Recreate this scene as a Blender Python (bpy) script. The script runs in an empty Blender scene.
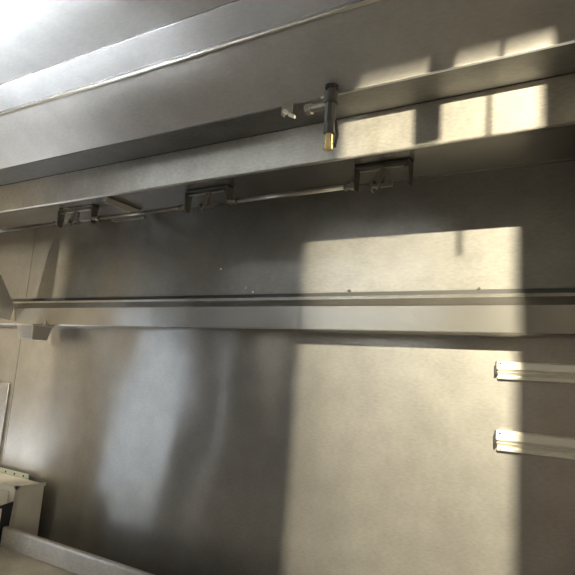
import bpy, bmesh, math, random
from mathutils import Vector, Matrix
random.seed(4)
S = bpy.context.scene
COL = S.collection

# ---------------------------------------------------------------- helpers
def link(name, bm, mat, parent=None, smooth=False):
    me = bpy.data.meshes.new(name)
    bmesh.ops.recalc_face_normals(bm, faces=bm.faces)
    bm.to_mesh(me); bm.free()
    if smooth:
        for p in me.polygons: p.use_smooth = True
    o = bpy.data.objects.new(name, me); COL.objects.link(o)
    o.data.materials.append(mat)
    if parent: o.parent = parent; o.matrix_parent_inverse = Matrix.Translation(-parent.location)
    return o

def thing(name, label, cat, loc=(0, 0, 0), group=None):
    o = bpy.data.objects.new(name, None); COL.objects.link(o)
    o.location = loc; o.empty_display_size = .05
    o['label'] = label; o['category'] = cat
    if group: o['group'] = group
    return o

def tag(o, label, cat, group=None):
    o['label'] = label; o['category'] = cat
    if group: o['group'] = group
    return o

def struct(name, bm, mat):
    o = link(name, bm, mat); o['kind'] = 'structure'; return o

def box(bm, a, b):
    x0, y0, z0 = a; x1, y1, z1 = b
    v = [bm.verts.new(p) for p in ((x0,y0,z0),(x1,y0,z0),(x1,y1,z0),(x0,y1,z0),(x0,y0,z1),(x1,y0,z1),(x1,y1,z1),(x0,y1,z1))]
    for f in ((0,1,2,3),(4,5,6,7),(0,1,5,4),(1,2,6,5),(2,3,7,6),(3,0,4,7)): bm.faces.new([v[i] for i in f])
    return v

def hexa(bm, pts):
    v = [bm.verts.new(p) for p in pts]
    for f in ((0,1,2,3),(4,5,6,7),(0,1,5,4),(1,2,6,5),(2,3,7,6),(3,0,4,7)): bm.faces.new([v[i] for i in f])

def profile(bm, pts, x0, x1):
    """closed y-z outline extruded along x"""
    a = [bm.verts.new((x0, y, z)) for y, z in pts]; b = [bm.verts.new((x1, y, z)) for y, z in pts]
    n = len(pts)
    bm.faces.new(a); bm.faces.new(b)
    for i in range(n): bm.faces.new((a[i], a[(i+1) % n], b[(i+1) % n], b[i]))

def sheet(pts, t):
    """thicken an open y-z polyline to a closed outline (t to the left of travel)"""
    off = []
    n = len(pts)
    for i, p in enumerate(pts):
        ns = []
        for j in (i-1, i):
            if 0 <= j < n-1:
                d = (Vector(pts[j+1]) - Vector(pts[j])).normalized(); ns.append(Vector((-d.y, d.x)))
        m = sum(ns, Vector((0, 0))).normalized(); k = t / max(.3, m.dot(ns[0]))
        off.append((p[0] + m.x*k, p[1] + m.y*k))
    return list(pts) + off[::-1]

def cyl(bm, p0, p1, r0, r1=None, seg=20):
    if r1 is None: r1 = r0
    p0 = Vector(p0); p1 = Vector(p1); d = (p1-p0).normalized()
    u = d.orthogonal().normalized(); w = d.cross(u)
    a = []; b = []
    for i in range(seg):
        t = 2*math.pi*i/seg; q = u*math.cos(t) + w*math.sin(t)
        a.append(bm.verts.new(p0 + q*r0)); b.append(bm.verts.new(p1 + q*r1))
    bm.faces.new(a); bm.faces.new(b[::-1])
    for i in range(seg): bm.faces.new((a[i], b[i], b[(i+1) % seg], a[(i+1) % seg]))

def tube(bm, pts, r, seg=14):
    pts = [Vector(p) for p in pts]; rings = []
    u = (pts[1]-pts[0]).normalized().orthogonal().normalized()
    for i, p in enumerate(pts):
        d = (pts[min(i+1, len(pts)-1)] - pts[max(i-1, 0)]).normalized()
        u = (u - d*u.dot(d)).normalized(); w = d.cross(u)
        rings.append([bm.verts.new(p + (u*math.cos(2*math.pi*k/seg) + w*math.sin(2*math.pi*k/seg))*r) for k in range(seg)])
    bm.faces.new(rings[0][::-1]); bm.faces.new(rings[-1])
    for a, b in zip(rings, rings[1:]):
        for k in range(seg): bm.faces.new((a[k], a[(k+1) % seg], b[(k+1) % seg], b[k]))

def bevel(o, w=.002, seg=2):
    m = o.modifiers.new('bevel', 'BEVEL'); m.width = w; m.segments = seg; m.limit_method = 'ANGLE'; m.angle_limit = math.radians(25)
    return o

def dup(o, delta, label=None, group=None, parent=None):
    c = o.copy(); COL.objects.link(c)
    if parent is None:
        c.location = o.location + Vector(delta)
        if label: c['label'] = label
        if group: c['group'] = group
    else: c.parent = parent
    for ch in [k for k in bpy.data.objects if k.parent == o]: dup(ch, (0, 0, 0), parent=c)
    return c

# ---------------------------------------------------------------- materials
def steel(name, col=(.50, .485, .45), gloss=.30, rough=.62, mix=.5, aniso=.95, wave=.0012, grain=.00004, wavescale=1.6, streak=.25, wstretch=(1, 1, .45)):
    m = bpy.data.materials.new(name); m.use_nodes = True
    t = m.node_tree; N = t.nodes; L = t.links; N.clear()
    out = N.new('ShaderNodeOutputMaterial')
    tc = N.new('ShaderNodeTexCoord')
    geo = N.new('ShaderNodeNewGeometry')
    # waviness of the thin sheet
    mp = N.new('ShaderNodeMapping'); mp.inputs['Scale'].default_value = wstretch; L.new(tc.outputs['Object'], mp.inputs['Vector'])
    n1 = N.new('ShaderNodeTexNoise'); n1.inputs['Scale'].default_value = wavescale; n1.inputs['Detail'].default_value = 0; n1.inputs['Distortion'].default_value = .3
    L.new(mp.outputs[0], n1.inputs['Vector'])
    b1 = N.new('ShaderNodeBump'); b1.inputs['Distance'].default_value = wave*25; b1.inputs['Strength'].default_value = 1
    L.new(n1.outputs['Fac'], b1.inputs['Height'])
    # brushed grain along x
    mg = N.new('ShaderNodeMapping'); mg.inputs['Scale'].default_value = (5, 160, 160); L.new(tc.outputs['Object'], mg.inputs['Vector'])
    n2 = N.new('ShaderNodeTexNoise'); n2.inputs['Scale'].default_value = 3; n2.inputs['Detail'].default_value = 3
    L.new(mg.outputs[0], n2.inputs['Vector'])
    b2 = N.new('ShaderNodeBump'); b2.inputs['Distance'].default_value = grain; b2.inputs['Strength'].default_value = 1
    L.new(n2.outputs['Fac'], b2.inputs['Height']); L.new(b1.outputs[0], b2.inputs['Normal'])
    # blotchy wear
    n3 = N.new('ShaderNodeTexNoise'); n3.inputs['Scale'].default_value = 160; n3.inputs['Detail'].default_value = 3; n3.inputs['Roughness'].default_value = .6
    mw = N.new('ShaderNodeMapping'); mw.inputs['Scale'].default_value = (.35, 1, 1); L.new(tc.outputs['Object'], mw.inputs['Vector']); L.new(mw.outputs[0], n3.inputs['Vector'])
    n4 = N.new('ShaderNodeTexNoise'); n4.inputs['Scale'].default_value = 9; n4.inputs['Detail'].default_value = 4
    L.new(tc.outputs['Object'], n4.inputs['Vector'])
    ad = N.new('ShaderNodeMath'); ad.operation = 'ADD'; L.new(n3.outputs['Fac'], ad.inputs[0]); L.new(n4.outputs['Fac'], ad.inputs[1])
    rp = N.new('ShaderNodeMapRange'); rp.inputs['From Min'].default_value = .7; rp.inputs['From Max'].default_value = 1.3
    rp.inputs['To Min'].default_value = 1-streak; rp.inputs['To Max'].default_value = 1+streak*.4
    L.new(ad.outputs[0], rp.inputs['Value'])
    cm = N.new('ShaderNodeVectorMath'); cm.operation = 'SCALE'; cm.inputs[0].default_value = col; L.new(rp.outputs[0], cm.inputs['Scale'])
    cr = N.new('ShaderNodeVectorMath'); cr.operation = 'CROSS_PRODUCT'; cr.inputs[1].default_value = (1, .0001, .0001); L.new(geo.outputs['Normal'], cr.inputs[0])
    nm = N.new('ShaderNodeVectorMath'); nm.operation = 'NORMALIZE'; L.new(cr.outputs[0], nm.inputs[0])
    p1 = N.new('ShaderNodeBsdfPrincipled'); p2 = N.new('ShaderNodeBsdfPrincipled')
    for p in (p1, p2):
        p.inputs['Metallic'].default_value = 1; L.new(cm.outputs[0], p.inputs['Base Color']); L.new(b2.outputs[0], p.inputs['Normal'])
    p1.inputs['Roughness'].default_value = gloss; p1.inputs['Anisotropic'].default_value = aniso; L.new(nm.outputs[0], p1.inputs['Tangent'])
    p2.inputs['Roughness'].default_value = rough
    mx = N.new('ShaderNodeMixShader'); mx.inputs[0].default_value = mix
    L.new(p1.outputs[0], mx.inputs[1]); L.new(p2.outputs[0], mx.inputs[2]); L.new(mx.outputs[0], out.inputs['Surface'])
    return m

def plain(name, col, rough=.6, metal=0., noise=.12, scale=14):
    m = bpy.data.materials.new(name); m.use_nodes = True
    t = m.node_tree; N = t.nodes; L = t.links; p = N['Principled BSDF']
    tc = N.new('ShaderNodeTexCoord'); n = N.new('ShaderNodeTexNoise'); n.inputs['Scale'].default_value = scale; n.inputs['Detail'].default_value = 4
    L.new(tc.outputs['Object'], n.inputs['Vector'])
    r = N.new('ShaderNodeMapRange'); r.inputs['To Min'].default_value = 1-noise; r.inputs['To Max'].default_value = 1+noise
    L.new(n.outputs['Fac'], r.inputs['Value'])
    c = N.new('ShaderNodeVectorMath'); c.operation = 'SCALE'; c.inputs[0].default_value = col; L.new(r.outputs[0], c.inputs['Scale'])
    L.new(c.outputs[0], p.inputs['Base Color']); p.inputs['Roughness'].default_value = rough; p.inputs['Metallic'].default_value = metal
    return m

def glow(name, col, s):
    m = bpy.data.materials.new(name); m.use_nodes = True
    N = m.node_tree.nodes; N.clear(); o = N.new('ShaderNodeOutputMaterial'); e = N.new('ShaderNodeEmission')
    e.inputs[0].default_value = (*col, 1); e.inputs[1].default_value = s; m.node_tree.links.new(e.outputs[0], o.inputs[0])
    return m

M_WALL = steel('wall_steel', gloss=.21, rough=.72, mix=.40, wave=.0011, grain=.00002, wavescale=2.0, streak=.16)
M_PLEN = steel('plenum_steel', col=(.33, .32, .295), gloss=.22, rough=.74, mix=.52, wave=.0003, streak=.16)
M_HOOD = steel('hood_steel', gloss=.27, rough=.6, mix=.1, wave=.0003, streak=.2)
M_CAN = steel('canopy_steel', col=(.74, .74, .73), gloss=.45, rough=.7, mix=.5, wave=.0003, streak=.1)
M_STRIP = steel('shade_dark_underside_steel', col=(.24, .235, .22), gloss=.42, rough=.8, mix=.5, wave=.0002)  # shade of the underside put into a darker steel colour
M_SLANT = steel('slanted_sheet_steel', col=(.64, .62, .58), gloss=.40, rough=.75, mix=.25, wave=.0003, streak=.12)
M_RAIL = steel('filter_rail_steel', col=(.60, .575, .52), gloss=.30, rough=.85, mix=.20, wave=.0004, streak=.25)
M_GUT = steel('gutter_steel', gloss=.25, rough=.6, mix=.15, wave=.0007, streak=.15)
M_ALU = steel('brushed_aluminium', col=(.80, .77, .68), gloss=.3, rough=.7, mix=.45, wave=.0001, streak=.12)
M_CTR = steel('counter_steel', col=(.62, .60, .57), gloss=.3, rough=.5, mix=.5, wave=.0002, streak=.25)
M_BOX = plain('galvanised_sheet', (.80, .76, .64), .5, .15, .12)
M_BRKT = plain('dark_bracket_metal', (.10, .098, .09), .4, .7)
M_LINK = plain('greasy_zinc', (.30, .28, .24), .42, .85, .25, 60)
M_COND = plain('greasy_conduit', (.42, .41, .38), .3, .9, .2, 40)
M_NOZ = plain('sooty_pipe', (.035, .033, .03), .45, .3)
M_ANOD = plain('anodised_aluminium', (.72, .69, .60), .42, .35, .05)
M_SHINY = plain('polished_hem', (.85, .82, .74), .32, 1., .05)
M_CUP = plain('cup_steel', (.50, .48, .44), .4, .55, .08)
M_BRASS = plain('brass', (.75, .62, .30), .25, 1., .1)
M_MID = plain('hazed_bracket_metal', (.17, .165, .15), .4, .7)  # dark bracket metal lightened, haze put into the colour
M_BLACK = plain('black_rubber', (.018, .018, .018), .5)
M_DARK = plain('dark_gap_shade', (.02, .02, .018), .7)  # near-black for the gutter's shadow line and the plate holes
M_PAINT = plain('cream_paint', (.15, .13, .105), .7)
M_PAINT3 = plain('pale_paint', (.38, .34, .26), .7)
M_PAINT2 = plain('grey_paint', (.22, .22, .22), .6)
M_DARKBAND = plain('dark_band_paint', (.025, .025, .027), .5)
M_FLOOR = plain('quarry_tile', (.05, .03, .025), .5)
M_CEIL = plain('ceiling_tile', (.22, .22, .2), .8)

# ---------------------------------------------------------------- room
XL, XR, YW, YB, ZC = -4.6, 2.2, 1.9, -2.4, 3.3
def slab(a, b):
    bm = bmesh.new(); box(bm, a, b); return bm
struct('floor', slab((XL-.1, YB-.1, -.1), (XR+.1, YW+.1, 0)), M_FLOOR)
struct('ceiling', slab((XL-.1, YB-.1, ZC), (XR+.1, YW+.1, ZC+.1)), M_CEIL)
bm = bmesh.new(); SEAM = -2.875
box(bm, (SEAM+.002, YW, 0), (XR, YW+.1, 2.04)); box(bm, (XL, YW, 0), (SEAM-.002, YW+.1, 2.04)); box(bm, (SEAM-.01, YW+.004, 0), (SEAM+.01, YW+.1, 2.04))
struct('wall_back', bm, M_WALL)
struct('wall_back_upper', slab((XL, YW+.012, 2.041), (XR, YW+.1, ZC)), M_PAINT)
struct('wall_right', slab((XR, YB, 0), (XR+.1, YW+.1, ZC)), M_PAINT)
FX0, FX1, FZ0, FZ1 = -3.50, -1.02, .45, 2.35
bm = bmesh.new()
box(bm, (XL, YB-.1, 0), (FX0, YB, ZC)); box(bm, (FX1, YB-.1, 0), (XR, YB, ZC)); box(bm, (FX0, YB-.1, 0), (FX1, YB, FZ0)); box(bm, (FX0, YB-.1, FZ1), (FX1, YB, ZC))
struct('wall_front', bm, M_PAINT)
bm = bmesh.new(); box(bm, (FX0, YB-.09, FZ0), (FX1, YB-.08, FZ1)); struct('added_glow_front', bm, glow('added_patch_glow', (1.0, .90, .66), .2))  # glowing pane added to strengthen the bright patch on the steel
# left wall with a window opening
WY0, WY1, WZ0, WZ1 = -1.45, -.40, .35, 2.45
bm = bmesh.new()
box(bm, (XL-.1, YB, 0), (XL, WY0, ZC)); box(bm, (XL-.1, WY1, 0), (XL, YW+.1, ZC)); box(bm, (XL-.1, WY0, 0), (XL, WY1, WZ0)); box(bm, (XL-.1, WY0, WZ1), (XL, WY1, ZC))
struct('wall_left', bm, M_PAINT3)
bm = bmesh.new()
for a, b in (((WY0, WZ0), (WY0+.05, WZ1)), ((WY1-.05, WZ0), (WY1, WZ1)), ((WY0, WZ0), (WY1, WZ0+.05)), ((WY0, WZ1-.05), (WY1, WZ1))):
    box(bm, (XL-.06, a[0], a[1]), (XL-.02, b[0], b[1]))
struct('window_1', bm, M_PAINT2)
bm = bmesh.new(); box(bm, (XL-.09, WY0, WZ0), (XL-.08, WY1, WZ1)); struct('window_2', bm, glow('daylight_pane', (.78, .88, 1.0), 1.6))
bm = bmesh.new(); box(bm, (XL+.001, .25, .05), (XL+.02, 1.85, 1.1)); struct('added_glow_left_low', bm, glow('added_canopy_glow', (.90, .94, 1.0), 2.4))  # glowing pane added to brighten the canopy by reflection
bm = bmesh.new(); box(bm, (XL+.001, -2.39, .3), (XL+.02, -1.96, 2.4)); struct('added_glow_left_corner', bm, glow('added_grey_band_glow', (.86, .90, 1.0), .55))  # dim glowing pane added for a mid-grey band in the wall reflection
bm = bmesh.new(); box(bm, (-.98, YB+.001, .1), (1.6, YB+.02, 2.6)); struct('wall_front_tiles', bm, plain('tan_tile', (.72, .60, .48), .5))
bm = bmesh.new(); box(bm, (XR-.02, -1.8, .7), (XR-.001, -.3, 2.0)); struct('added_glow_right', bm, glow('added_side_glow', (1.0, .92, .78), 4.2))  # glowing pane added to light the sides that face right
# dark slab added on the front wall as a dark band for reflections
for i, (a, b, h, m) in enumerate(((-4.2, -3.53, 2.7, M_DARKBAND), )):
    struct('dark_band_slab_%d' % (i+1), slab((a, YB+.001, 0), (b, YB+.05, h)), m)
struct('dark_band_slab_3', slab((XL+.001, -1.95, 0), (XL+.05, -1.5, 2.6)), M_DARKBAND)  # dark slab added for another dark band in the reflections
# ceiling panels added as fill light for the unseen room
for i, (x, y) in enumerate(((-3.95, -.2), (.6, -1.6))):
    t = thing('added_fill_light', ('added fill light panel in the unseen ceiling, near the left window','added fill light panel in the unseen ceiling, near the right wall')[i], 'ceiling light', (x, y, ZC-.03), 'added fill lights')
    bm = bmesh.new()
    for a, b in (((-.62, -.32), (.62, -.29)), ((-.62, .29), (.62, .32)), ((-.62, -.29), (-.59, .29)), ((.59, -.29), (.62, .29))):
        box(bm, (x+a[0], y+a[1], ZC-.03), (x+b[0], y+b[1], ZC))
    link('frame', bm, M_CEIL, t)
    link('diffuser', slab((x-.59, y-.29, ZC-.02), (x+.59, y+.29, ZC)), glow('diffuser_%d' % i, (1, .88, .70), (3.0, 10.0)[i]), t)

# ---------------------------------------------------------------- exhaust hood
HX0, HX1 = -3.7, 2.0
hood = thing('exhaust_hood', 'long stainless steel kitchen exhaust hood with empty filter rails above the wall', 'exhaust hood', (-1, 1.2, 2.0))
def hp(name, pts, mat, t=None, x0=HX0, x1=HX1, bev=.0015):
    bm = bmesh.new(); profile(bm, sheet(pts, t) if t else pts, x0, x1)
    o = link(name, bm, mat, hood)
    if bev: bevel(o, bev)
    return o
# plenum back in two sheets meeting at the seam
bm = bmesh.new(); box(bm, (SEAM+.0015, YW-.004, 1.99), (HX1, YW+.008, 2.497)); box(bm, (HX0, YW-.004, 1.99), (SEAM-.0015, YW+.008, 2.497))
box(bm, (SEAM-.01, YW+.001, 1.99), (SEAM+.01, YW+.008, 2.497))
link('plenum_back', bm, M_PLEN, hood)
hp('plenum_ceiling', [(1.905, 2.497), (1.905, 2.512), (1.405, 2.518), (1.405, 2.503)], M_HOOD, bev=.001)
# fold bead where back meets ceiling
hp('fold_seam', [(1.893, 2.492), (1.896, 2.497), (1.885, 2.498), (1.884, 2.494)], M_GUT, bev=0)
# rear grease gutter
hp('grease_gutter', [(1.896, 1.930), (1.805, 1.930), (1.800, 1.934), (1.800, 2.018), (1.806, 2.024), (1.835, 2.050), (1.835, 2.060), (1.850, 2.064), (1.850, 2.050), (1.812, 2.014), (1.812, 1.942), (1.896, 1.942)], M_GUT, bev=.0012)
# front filter rail (the bright band)
hp('filter_rail', [(1.400, 2.398), (1.400, 2.520), (1.410, 2.520), (1.410, 2.404), (1.416, 2.404), (1.416, 2.396), (1.404, 2.394)], M_RAIL)
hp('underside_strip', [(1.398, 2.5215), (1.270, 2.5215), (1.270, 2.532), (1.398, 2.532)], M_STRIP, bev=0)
hp('upper_web', [(1.399, 2.522), (1.409, 2.522), (1.409, 2.70), (1.399, 2.70)], M_HOOD, bev=0)
bm = bmesh.new(); cyl(bm, (-.72, 1.268, 2.5225), (HX1, 1.268, 2.5225), .0032, seg=16); link('fold_bead', bm, M_SHINY, hood, True)
hp('slanted_ceiling', [(1.268, 2.524), (1.102, 2.641), (1.104, 2.653), (1.278, 2.531)], M_SLANT, bev=.001)
bm = bmesh.new(); cyl(bm, (HX0, 1.100, 2.641), (HX1, 1.100, 2.641), .005, seg=20); link('hemmed_lip', bm, M_SHINY, hood, True)
hp('lip_web', [(1.096, 2.643), (1.096, 2.660), (1.102, 2.660), (1.102, 2.643)], M_HOOD, bev=0)
bm = bmesh.new(); cyl(bm, (-.034, .62, 2.5595), (-.034, .62, 2.70), .0095); link('shadow_rod', bm, M_LINK, hood)  # unseen rod added to cast the dark band on the filter rail
bm = bmesh.new(); cyl(bm, (.0106, .62, 2.541), (.0106, .62, 2.70), .0016); link('shadow_rod', bm, M_LINK, hood)  # thin unseen rod added to cast the narrow notch of shadow
hp('gutter_shadow_line', [(1.878, 2.056), (1.878, 2.082), (1.895, 2.086), (1.895, 2.056)], M_DARK, bev=0)  # dark strip standing in for the shadow line behind the gutter lip
hp('canopy_strip', [(1.097, 2.652), (1.018, 2.690), (1.018, 2.705), (1.103, 2.660)], M_CAN, bev=0)
hp('canopy_ceiling', [(1.018, 2.696), (-.15, 2.696), (-.15, 2.708), (1.018, 2.708)], M_CAN, bev=0)
hp('canopy_seam', [(1.022, 2.691), (1.017, 2.691), (1.017, 2.697), (1.022, 2.697)], M_HOOD, bev=0)
hp('front_panel', [(-.15, 2.71), (-.15, 2.12), (-.13, 2.10), (-.09, 2.10), (-.09, 2.115), (-.125, 2.118), (-.135, 2.13), (-.135, 2.71)], M_HOOD)
# sloped end plate at the left
bm = bmesh.new()
def plate(bm, x, t, pts):
    a = [bm.verts.new((x, y, z)) for y, z in pts]; b = [bm.verts.new((x-t, y, z)) for y, z in pts]
    bm.faces.new(a); bm.faces.new(b[::-1])
    for i in range(len(pts)): bm.faces.new((a[i], a[(i+1) % len(pts)], b[(i+1) % len(pts)], b[i]))
plate(bm, -2.815, .012, [(1.799, 2.022), (1.60, 2.32), (1.45, 2.40), (1.45, 2.10), (1.70, 1.96), (1.78, 1.95)])
link('end_plate', bm, M_ALU, hood)

def P(x, y, yy):
    """photo point at depth yy -> world"""
    u, v, f = x-287.5, y-287.5, 564.
    a = u*.85409 - v*.02257 - f*.51964; b = u*.51528 + v*.17286 + f*.83941; c = u*.07088 - v*.98469 + f*.15927
    return Vector((a/b*yy, yy, 1.75 + c/b*yy))

# rivets and bolts in the plenum back
def screw(x, y, r, yy=1.896, mat=M_LINK, name='screw', out=.005):
    c = P(x, y, yy); bm = bmesh.new()
    cyl(bm, c, c + Vector((0, -out*.5, 0)), r*1.5, r*1.3, 16); cyl(bm, c + Vector((0, -out*.5, 0)), c + Vector((0, -out, 0)), r, r*.6, 12)
    return link(name, bm, mat, hood)
for x, y, r in ((83, 300, .004), (162, 297, .003), (221, 269, .003), (246, 288, .0028), (253, 292, .0028)): screw(x, y, r, mat=M_ALU)
screw(349, 291, .005, mat=M_BLACK); screw(479, 289, .005, mat=M_BRKT, out=.014, name='bolt')

# ---------------------------------------------------------------- grease cup
cup = thing('grease_cup', 'small steel grease drip cup hanging under the hood gutter at far left', 'grease cup', (-2.6, 1.76, 1.85))
bm = bmesh.new()
top = 1.928; bot = 1.862
def ringq(x0, x1, y0, y1, z): return [(x0, y0, z), (x1, y0, z), (x1, y1, z), (x0, y1, z)]
hexa(bm, ringq(-2.640, -2.535, 1.735, 1.822, bot-.008) + ringq(-2.655, -2.520, 1.722, 1.828, top-.006))
o = link('pan', bm, M_CUP, cup); bevel(o, .004, 3)
bm = bmesh.new()
for a, b in (((-2.66, 1.717), (-2.515, 1.723)), ((-2.66, 1.827), (-2.515, 1.833)), ((-2.66, 1.717), (-2.654, 1.833)), ((-2.521, 1.717), (-2.515, 1.833))): box(bm, (a[0], a[1], top-.008), (b[0], b[1], top-.001))
link('rim', bm, M_ALU, cup)
bm = bmesh.new(); cyl(bm, (-2.522, 1.725, bot+.003), (-2.515, 1.719, top-.004), .006); link('corner_bead', bm, M_ALU, cup)
bm = bmesh.new(); box(bm, (-2.545, 1.792, top-.01), (-2.533, 1.798, top+.03)); link('hanging_tab', bm, M_ALU, cup)

# ---------------------------------------------------------------- wall rails
def wall_rail(z0, z1, label):
    x0, x1 = -.365, 1.9
    t = thing('wall_rail', label, 'wall rail', (x0, 1.9, z0), 'wall rails')
    h = z1-z0; bm = bmesh.new(); y = 1.897
    profile(bm, [(y, z0), (y-.012, z0), (y-.014, z0+.16*h), (y-.008, z0+.20*h), (y-.022, z0+.36*h), (y-.024, z0+.40*h), (y-.014, z0+.44*h), (y-.014, z0+.50*h), (y-.028, z0+.54*h), (y-.028, z0+.92*h), (y-.020, z1), (y, z1)], x0, x1)
    bevel(link('rail_body', bm, M_ANOD, t), .0015)
    bm = bmesh.new(); box(bm, (x0-.005, y-.026, z0+.30*h), (x0-.0005, y, z1-.002)); link('end_cap', bm, M_BLACK, t)
    for k, xx in enumerate((x0+.012, x0+.8)):
        bm = bmesh.new(); cyl(bm, (xx, y-.0275, z0+.86*h), (xx, y-.031, z0+.86*h), .0035); link('screw', bm, M_BRKT, t)
    bm = bmesh.new(); cyl(bm, (x0+.012, y-.0125, z0+.09*h), (x0+.012, y-.0155, z0+.09*h), .0025); link('rivet', bm, M_LINK, t)
    return t
wall_rail(1.797, 1.852, 'upper of two aluminium rails mounted on the steel wall at right')
wall_rail(1.578, 1.640, 'lower of two aluminium rails mounted on the steel wall at right')

# ---------------------------------------------------------------- detection line inside the plenum
YD, ZD = 1.72, 2.432
def xat(px, py, yy=YD): return P(px, py, yy).x
def bracket(px0, px1, label, zt=2.500, lever=1, bm_=None):
    M_BK = bm_ or M_BRKT
    x0, x1 = xat(px0, 178), xat(px1, 172)
    c = (x0+x1)/2
    t = thing('detector_bracket', label, 'detector bracket', (c, YD, zt), 'fire detector brackets inside the hood')
    bm = bmesh.new(); w = .022
    box(bm, (x0, YD-w, zt-.012), (x1, YD+w, zt-.003)); bevel(link('crossbar', bm, M_BK, t), .002)
    for xx in (x0, x1):
        bm = bmesh.new(); s = 1 if xx == x0 else -1
        hexa(bm, [(xx, YD-w*.6, zt-.09), (xx+.006*s, YD-w*.6, zt-.09), (xx+.006*s, YD+w*.6, zt-.09), (xx, YD+w*.6, zt-.09),
                  (xx, YD-w, zt-.008), (xx+.006*s, YD-w, zt-.008), (xx+.006*s, YD+w, zt-.008), (xx, YD+w, zt-.008)])
        link('side_plate', bm, M_BK, t)
    # fitting at each plate
    for xx, s in ((x0, -1), (x1, 1)):
        if lever == 1 and s == 1: continue
        bm = bmesh.new(); cyl(bm, (xx, YD, ZD), (xx+.016*s, YD, ZD), .015, seg=6); cyl(bm, (xx+.016*s, YD, ZD), (xx+.034*s, YD, ZD), .011); cyl(bm, (xx+.034*s, YD, ZD), (xx+.040*s, YD, ZD), .014)
        link('conduit_fitting', bm, M_LINK, t)
    # inner rod, lever with holes and hook
    bm = bmesh.new(); cyl(bm, (x0+.02, YD-.012, zt-.024), (x1-.02, YD-.012, zt-.022), .0035); link('inner_rod', bm, M_COND, t)
    bm = bmesh.new()
    v = Vector((math.cos(math.radians(58)), 0, math.sin(math.radians(58)))); n = Vector((-v.z, 0, v.x)); a = Vector((c-.030, YD-.016, zt-.085))
    q = [a-n*.014, a+v*.008-n*.019, a+v*.075-n*.010, a+v*.075+n*.010, a+v*.008+n*.019, a+n*.014]
    f = [bm.verts.new(p) for p in q]; g = [bm.verts.new(p+Vector((0, .004, 0))) for p in q]
    bm.faces.new(f); bm.faces.new(g[::-1])
    for i in range(6): bm.faces.new((f[i], f[(i+1) % 6], g[(i+1) % 6], g[i]))
    lv = link('lever', bm, M_LINK, t)
    bm = bmesh.new(); cyl(bm, a+v*.016+Vector((0, -.004, 0)), a+v*.016+Vector((0, .006, 0)), .006); link('pin', bm, M_BLACK, t)
    bm = bmesh.new(); box(bm, (c-.004, YD-.010, zt-.088), (c+.040, YD-.004, zt-.074)); box(bm, (c+.012, YD-.008, zt-.08), (c+.024, YD-.004, zt-.015))
    link('fusible_link', bm, M_LINK, t)
    bm = bmesh.new(); tube(bm, [(c-.02+.010*math.cos(k*.55), YD-.02, zt-.098+.010*math.sin(k*.55)) for k in range(9)], .002, 8); link('hook', bm, M_COND, t)
    return t, x0, x1
b1, a0, a1 = bracket(356, 411, 'rightmost dark fire detector bracket, nearest the brass nozzle')
b2, c0, c1 = bracket(190, 232, 'middle fire detector bracket between the two lengths of conduit', lever=2, bm_=M_MID)
b3, d0, d1 = bracket(66, 100, 'leftmost fire detector bracket beside the steel mounting bar', lever=2, bm_=M_LINK)  # lighter zinc here puts haze into the bracket's colour
def conduit(x0, x1, label, r=.009, y=YD, z=ZD):
    bm = bmesh.new(); cyl(bm, (x0, y, z), (x1, y, z), r, seg=24)
    o = link('conduit', bm, M_COND, None, True); o.data.polygons
    return tag(o, label, 'conduit', 'detection line conduits')
conduit(c1+.042, a0-.042, 'greasy steel conduit running from the middle to the rightmost detector bracket')
conduit(d1+.042, c0-.042, 'greasy steel conduit running from the leftmost to the middle detector bracket')
conduit(HX0+.05, d0-.042, 'greasy steel conduit left of the leftmost detector bracket')
# slotted bar running back along the plenum ceiling and short pieces
a = P(106, 198, 1.60); b = P(142, 213, 1.85)
zc = 2.487
def cp(px, py):  # photo point on the plenum ceiling height
    r = P(px, py, 1.0); return Vector((r.x*(zc-1.75)/(r.z-1.75), (zc-1.75)/(r.z-1.75), zc))
p, q = cp(106, 198.5), cp(141, 212)
bm = bmesh.new(); box(bm, (p.x-.022, p.y, zc-.006), (p.x+.004, q.y, zc+.006)); box(bm, (p.x-.003, p.y, zc-.020), (p.x+.002, q.y, zc-.003))
tag(link('mounting_bar', bm, M_ANOD), 'flat steel mounting bar running back across the plenum ceiling', 'bar')
bm = bmesh.new(); y0 = 1.76; p = P(113, 221, y0); q = P(144, 217.5, y0)
box(bm, (p.x, y0-.012, p.z-.004), (q.x, y0+.012, p.z+.005)); cyl(bm, (q.x, y0, p.z), (q.x+.006, y0, p.z), .011); 
tag(link('flat_bar', bm, M_COND), 'short flat steel bar just under the conduit, right of leftmost bracket', 'bar')
bm = bmesh.new()
pts = [P(x, y, 1.70) for x, y in ((57, 203), (60, 206), (64, 208), (70, 209))]; tube(bm, pts, .004, 10)
tag(link('bent_rod', bm, M_COND), 'small bent steel rod above the leftmost detector bracket', 'rod')

# ---------------------------------------------------------------- suppression nozzle
YN = 1.245
nz = thing('suppression_nozzle', 'fire suppression nozzle with brass tip hanging in front of the filter rail', 'nozzle', P(331, 100, YN))
c = P(331, 100, YN); xn = c.x
zt = P(331, 97, YN).z; zb = P(330, 149, YN).z; zm = P(331, 133, YN).z
zceil = 2.524 + (1.268-YN)/.166*.117
bm = bmesh.new(); cyl(bm, (xn, YN, zt-.01), (xn, YN, zceil-.002), .011); cyl(bm, (xn, YN, zceil-.012), (xn, YN, zceil-.004), .018); link('drop_pipe', bm, M_NOZ, nz)
bm = bmesh.new(); cyl(bm, (xn, YN, zm+.03), (xn, YN, zt), .015, seg=8); cyl(bm, (xn, YN, zt-.02), (xn, YN, zt+.012), .019); link('elbow_body', bm, M_NOZ, nz)
bm = bmesh.new(); cyl(bm, (xn, YN, zm-.002), (xn, YN, zm+.034), .0165, .0145, seg=6); link('hex_collar', bm, M_BLACK, nz)
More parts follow.
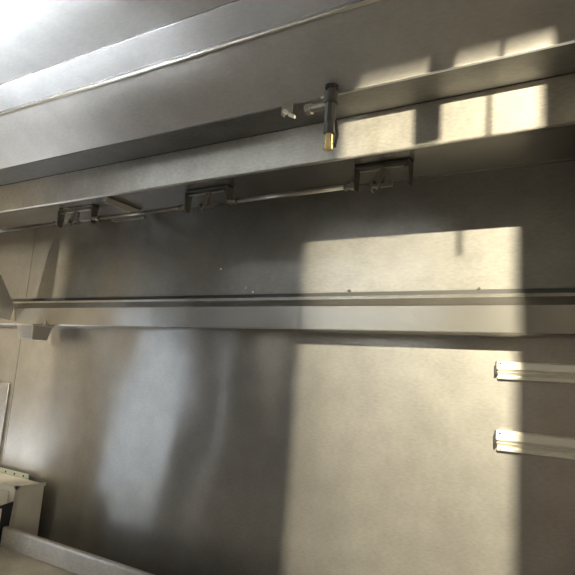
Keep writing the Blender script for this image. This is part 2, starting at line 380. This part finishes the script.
bm = bmesh.new(); cyl(bm, (xn, YN, zb+.006), (xn, YN, zm), .0105, .0115, seg=24); cyl(bm, (xn, YN, zb+.016), (xn, YN, zb+.020), .0125, seg=24); cyl(bm, (xn, YN, zb), (xn, YN, zb+.010), .0125, seg=24); link('nozzle_tip', bm, M_BRASS, nz, False)
bm = bmesh.new(); tube(bm, [(xn+.012, YN+.014, zb+.01), (xn+.017, YN+.016, zm), (xn+.012, YN+.012, zm+.04)], .004, 8); link('cap_strap', bm, M_BLACK, nz)
bm = bmesh.new(); p = P(309, 110, YN); zp = P(320, 107, YN).z; cyl(bm, (p.x, YN, zp), (xn, YN, zp), .0105); cyl(bm, (p.x-.008, YN, zp), (p.x+.008, YN, zp), .015, seg=8); link('side_pipe', bm, M_LINK, nz)
# small bracket with wing bolt
yk = 1.262; p = P(283, 97, yk); q = P(292.5, 117, yk); zcl = 2.524 + (1.268-yk)/.166*.117
cl = thing('pipe_clamp', 'small zinc pipe clamp with bolt left of the brass nozzle', 'clamp', (p.x, yk, zcl))
bm = bmesh.new(); box(bm, (p.x, yk-.004, q.z+.01), (q.x, yk, zcl-.004)); box(bm, (p.x, yk-.004, q.z+.01), (p.x+.004, yk+.012, zcl-.01)); bevel(link('clamp_plate', bm, M_LINK, cl), .001)
bm = bmesh.new(); cyl(bm, ((p.x+q.x)/2, yk-.004, q.z+.014), ((p.x+q.x)/2, yk-.016, q.z+.014), .007, seg=6); link('bolt', bm, M_ALU, cl)
bm = bmesh.new(); hexa(bm, [(q.x-.008, yk-.012, q.z), (q.x+.012, yk-.012, q.z-.010), (q.x+.012, yk-.004, q.z-.010), (q.x-.008, yk-.004, q.z), (q.x-.006, yk-.012, q.z+.010), (q.x+.014, yk-.012, q.z-.002), (q.x+.014, yk-.004, q.z-.002), (q.x-.006, yk-.004, q.z+.010)]); link('wing', bm, M_ALU, cl)

# ---------------------------------------------------------------- counter with riser
YR = 1.62
ct = thing('counter', 'stainless steel counter with raised back edge along the bottom left', 'counter', (-1.4, 1.2, 0))
cx0, cx1 = -2.385, -.4
bm = bmesh.new(); box(bm, (cx0, .85, .905), (cx1, YR+.03, .937)); bevel(link('worktop', bm, steel('worktop_steel', col=(.80, .75, .63), rough=.6, mix=.7, wave=.0001, streak=.2), ct), .004)
bm = bmesh.new(); profile(bm, [(YR, .9375), (YR, 1.012), (YR+.004, 1.020), (YR+.022, 1.020), (YR+.028, 1.012), (YR+.028, .9375)], cx0, cx1); bevel(link('riser', bm, M_CTR, ct), .003)
bm = bmesh.new(); box(bm, (cx0+.02, .9, .15), (cx1-.02, YR, .905)); link('cabinet_body', bm, M_CTR, ct)
for xx in (cx0+.08, cx1-.08):
    for yy in (.95, YR-.05):
        bm = bmesh.new(); cyl(bm, (xx, yy, 0), (xx, yy, .15), .022); link('leg', bm, M_CTR, ct)

# cabinet box beside the counter, against the wall
bx = thing('equipment_cabinet', 'tall galvanised sheet metal box behind the counter end at bottom left', 'cabinet', (-2.8, 1.79, 0))
bm = bmesh.new(); box(bm, (-3.2, 1.708, 0), (-2.459, 1.862, 1.163)); bevel(link('body', bm, M_BOX, bx), .004)
bm = bmesh.new()
for a, b in (((1.703, 1.155), (1.864, 1.170)),): box(bm, (-2.462, a[0], a[1]), (-2.452, b[0], b[1]))
box(bm, (-2.462, 1.703, .0), (-2.452, 1.722, 1.17)); link('side_flange', bm, M_ALU, bx)
bm = bmesh.new(); box(bm, (-3.2, 1.702, 0.02), (-2.50, 1.707, 1.14)); link('front_panel', bm, M_BOX, bx)
fl = thing('perforated_angle', 'pale perforated steel angle on the wall above the metal box', 'bracket', (-2.9, 1.88, 1.165))
bm = bmesh.new(); box(bm, (-3.2, 1.868, 1.130), (-2.600, 1.872, 1.186)); box(bm, (-3.2, 1.868, 1.128), (-2.600, 1.898, 1.132)); bevel(link('plate', bm, plain('weathered_zinc', (.40, .43, .36), .5, .3), fl), .001)
for k in range(5):
    bm = bmesh.new(); xx = -2.64-.075*k; cyl(bm, (xx, 1.8682, 1.172), (xx, 1.8665, 1.172), .0055); link('hole', bm, M_DARK, fl)
# smaller box in front of it
sb = thing('valve_cover', 'low folded sheet metal cover in front of the galvanised box, cut by the left edge', 'cover', (-2.6, 1.55, 0))
bm = bmesh.new(); hexa(bm, [(-2.90, 1.50, .0), (-2.415, 1.50, .0), (-2.415, 1.62, .0), (-2.90, 1.62, .0), (-2.90, 1.52, 1.10), (-2.39, 1.52, 1.10), (-2.39, 1.61, 1.12), (-2.90, 1.61, 1.12)]); bevel(link('body', bm, M_BOX, sb), .004)
bm = bmesh.new(); box(bm, (-2.90, 1.55, 1.112), (-2.45, 1.60, 1.122)); link('top_slot', bm, M_BLACK, sb)
bm = bmesh.new(); hexa(bm, [(-2.414, 1.51, .9), (-2.411, 1.51, .9), (-2.411, 1.66, .9), (-2.414, 1.66, .9), (-2.392, 1.525, 1.098), (-2.389, 1.525, 1.098), (-2.389, 1.66, 1.12), (-2.392, 1.66, 1.12)]); link('gap_shade_sheet', bm, M_BLACK, sb)  # black sheet standing in for shade in the gap beside the cover
# add-on panel left of the wall seam
bm = bmesh.new(); box(bm, (-3.6, 1.889, .1), (-2.905, 1.8995, 1.62)); tag(bevel(link('wall_panel', bm, M_HOOD), .002), 'steel cover sheet fixed on the wall left of the vertical seam', 'panel')

# ---------------------------------------------------------------- hood work light (above and right of the frame)
SX, SY, SZ = .13, .32, 2.62
hl = thing('hood_light', 'hood lamp in an added beam-shaping box under the canopy ceiling, just above the frame', 'lamp', (SX, SY, 2.69))
bm = bmesh.new()
x0, x1, y0, y1, z0, z1 = -.12, .25, .22, .52, 2.36, 2.695
ax0, ax1, az0, az1 = SX-.78*.2, SX-.28*.2, 2.40, SZ-.018
box(bm, (x0, y0, z1-.008), (x1, y1, z1)); box(bm, (x0, y0, z0), (x1, y0+.006, z1)); box(bm, (x0-.006, y0, z0), (x0, y1, z1)); box(bm, (x1, y0, z0), (x1+.006, y1, z1)); box(bm, (x0, y0, z0-.006), (x1, y1, z0))
box(bm, (x0, y1-.003, z0), (ax0, y1, z1)); box(bm, (ax1, y1-.003, z0), (x1, y1, z1)); box(bm, (ax0, y1-.003, z0), (ax1, y1, az0)); box(bm, (ax0, y1-.003, az1), (ax1, y1, z1))  # opening shaped so the beam ends at the edges of the lit patch
link('beam_shaping_box', bm, M_BRKT, hl)
bm = bmesh.new(); cyl(bm, (SX, SY, SZ+.012), (SX, SY, z1-.008), .02); link('lamp_holder', bm, M_BLACK, hl)
ld = bpy.data.lights.new('hood_lamp', 'POINT'); ld.energy = 930; ld.color = (1, .90, .67); ld.shadow_soft_size = .004
lo = bpy.data.objects.new('hood_lamp', ld); COL.objects.link(lo); lo.location = (SX, SY, SZ)

TX0, TX1, TY, TZ = -2.5, -1.36, .56, 2.637
gl = thing('added_tube_light', 'added tube lamp brightening the canopy ceiling, shielded, beyond the top left corner', 'lamp', ((TX0+TX1)/2, TY, 2.69))
bm = bmesh.new(); cyl(bm, (TX0, TY, TZ), (TX1, TY, TZ), .014, seg=24); link('tube', bm, glow('lamp_tube', (.88, .94, 1.0), 400.0), gl, True)  # tube added to brighten the canopy at upper left
bm = bmesh.new(); box(bm, (TX0-.02, TY+.05, 2.53), (TX1+.02, TY+.054, TZ+.008)); box(bm, (TX0-.02, TY-.05, 2.53), (TX1+.02, TY+.054, 2.534)); link('shield', bm, M_CAN, gl)  # shield added to keep the tube's light off rail and plenum
for xx in (TX0, TX1):
    bm = bmesh.new(); box(bm, (xx-.008, TY-.02, 2.534), (xx+.008, TY+.02, 2.694)); link('end_holder', bm, M_ALU, gl)

# lamp added far left under the hood, with plates shaping its shadows
LV = Vector((-3.25, .30, 2.15))
sl = thing('added_plate_lamp', 'added lamp with plates shaping its shadows, under the hood, left of the frame', 'lamp', (LV.x, LV.y, 2.69))
bm = bmesh.new(); cyl(bm, LV + Vector((0, -.02, .03)), (LV.x, LV.y-.02, 2.6955), .012); link('stem', bm, M_BRKT, sl)
bm = bmesh.new(); box(bm, (LV.x-.09, LV.y-.08, LV.z-.09), (LV.x+.09, LV.y-.07, LV.z+.09)); box(bm, (LV.x+.085, LV.y-.07, LV.z-.2), (LV.x+.09, LV.y+.2, LV.z+.12)); box(bm, (LV.x-.09, LV.y-.08, LV.z+.09), (LV.x+.09, LV.y+.2, LV.z+.095)); link('beam_shaping_box', bm, M_BRKT, sl)
def shadow_plate(name, pix):  # plate outlines projected back from the wanted shadow edges on the wall
    k = .2/(1.896-LV.y); bm = bmesh.new()
    q = [LV + (P(x, y, 1.896)-LV)*k for x, y in pix]
    a = [bm.verts.new(v) for v in q]; b = [bm.verts.new(v + Vector((0, -.001, 0))) for v in q]
    bm.faces.new(a); bm.faces.new(b[::-1])
    for i in range(len(q)): bm.faces.new((a[i], a[(i+1) % len(q)], b[(i+1) % len(q)], b[i]))
    link(name, bm, M_BRKT, sl)
shadow_plate('shadow_plate', [(168, 232), (160, 250), (118, 312), (98, 345), (90, 420), (86, 700), (560, 700), (560, 232)])
shadow_plate('shadow_bar', [(113, 232), (110, 242), (66, 320), (86, 320), (142, 242), (145, 232)])
shadow_plate('top_shadow_plate', [(-90, 262), (-40, 252), (40, 247), (100, 241), (200, 238), (560, 238), (560, 60), (-90, 60)])
ld2 = bpy.data.lights.new('added_lamp', 'POINT'); ld2.energy = 95; ld2.color = (1, .88, .68); ld2.shadow_soft_size = .008
lo2 = bpy.data.objects.new('added_lamp', ld2); COL.objects.link(lo2); lo2.location = LV

# ---------------------------------------------------------------- world, camera
w = bpy.data.worlds.new('World'); S.world = w; w.use_nodes = True
w.node_tree.nodes['Background'].inputs[0].default_value = (.7, .8, 1, 1); w.node_tree.nodes['Background'].inputs[1].default_value = .3
cd = bpy.data.cameras.new('Camera'); cam = bpy.data.objects.new('Camera', cd); COL.objects.link(cam); S.camera = cam
r = Vector((.85408764, .51527755, .07086566)); d = Vector((-.02257297, .17285775, -.9846881)); f = Vector((-.51963908, .83941006, .15926702))
Mx = Matrix((r, -d, -f)).transposed().to_4x4(); Mx.translation = (0, 0, 1.75)
cam.matrix_world = Mx
cd.sensor_width = 36; cd.lens = 564/575*36; cd.clip_start = .02
S.view_settings.view_transform = 'Standard'; S.view_settings.look = 'None'; S.view_settings.exposure = 0; S.view_settings.gamma = 1
S.view_settings.use_curve_mapping = False
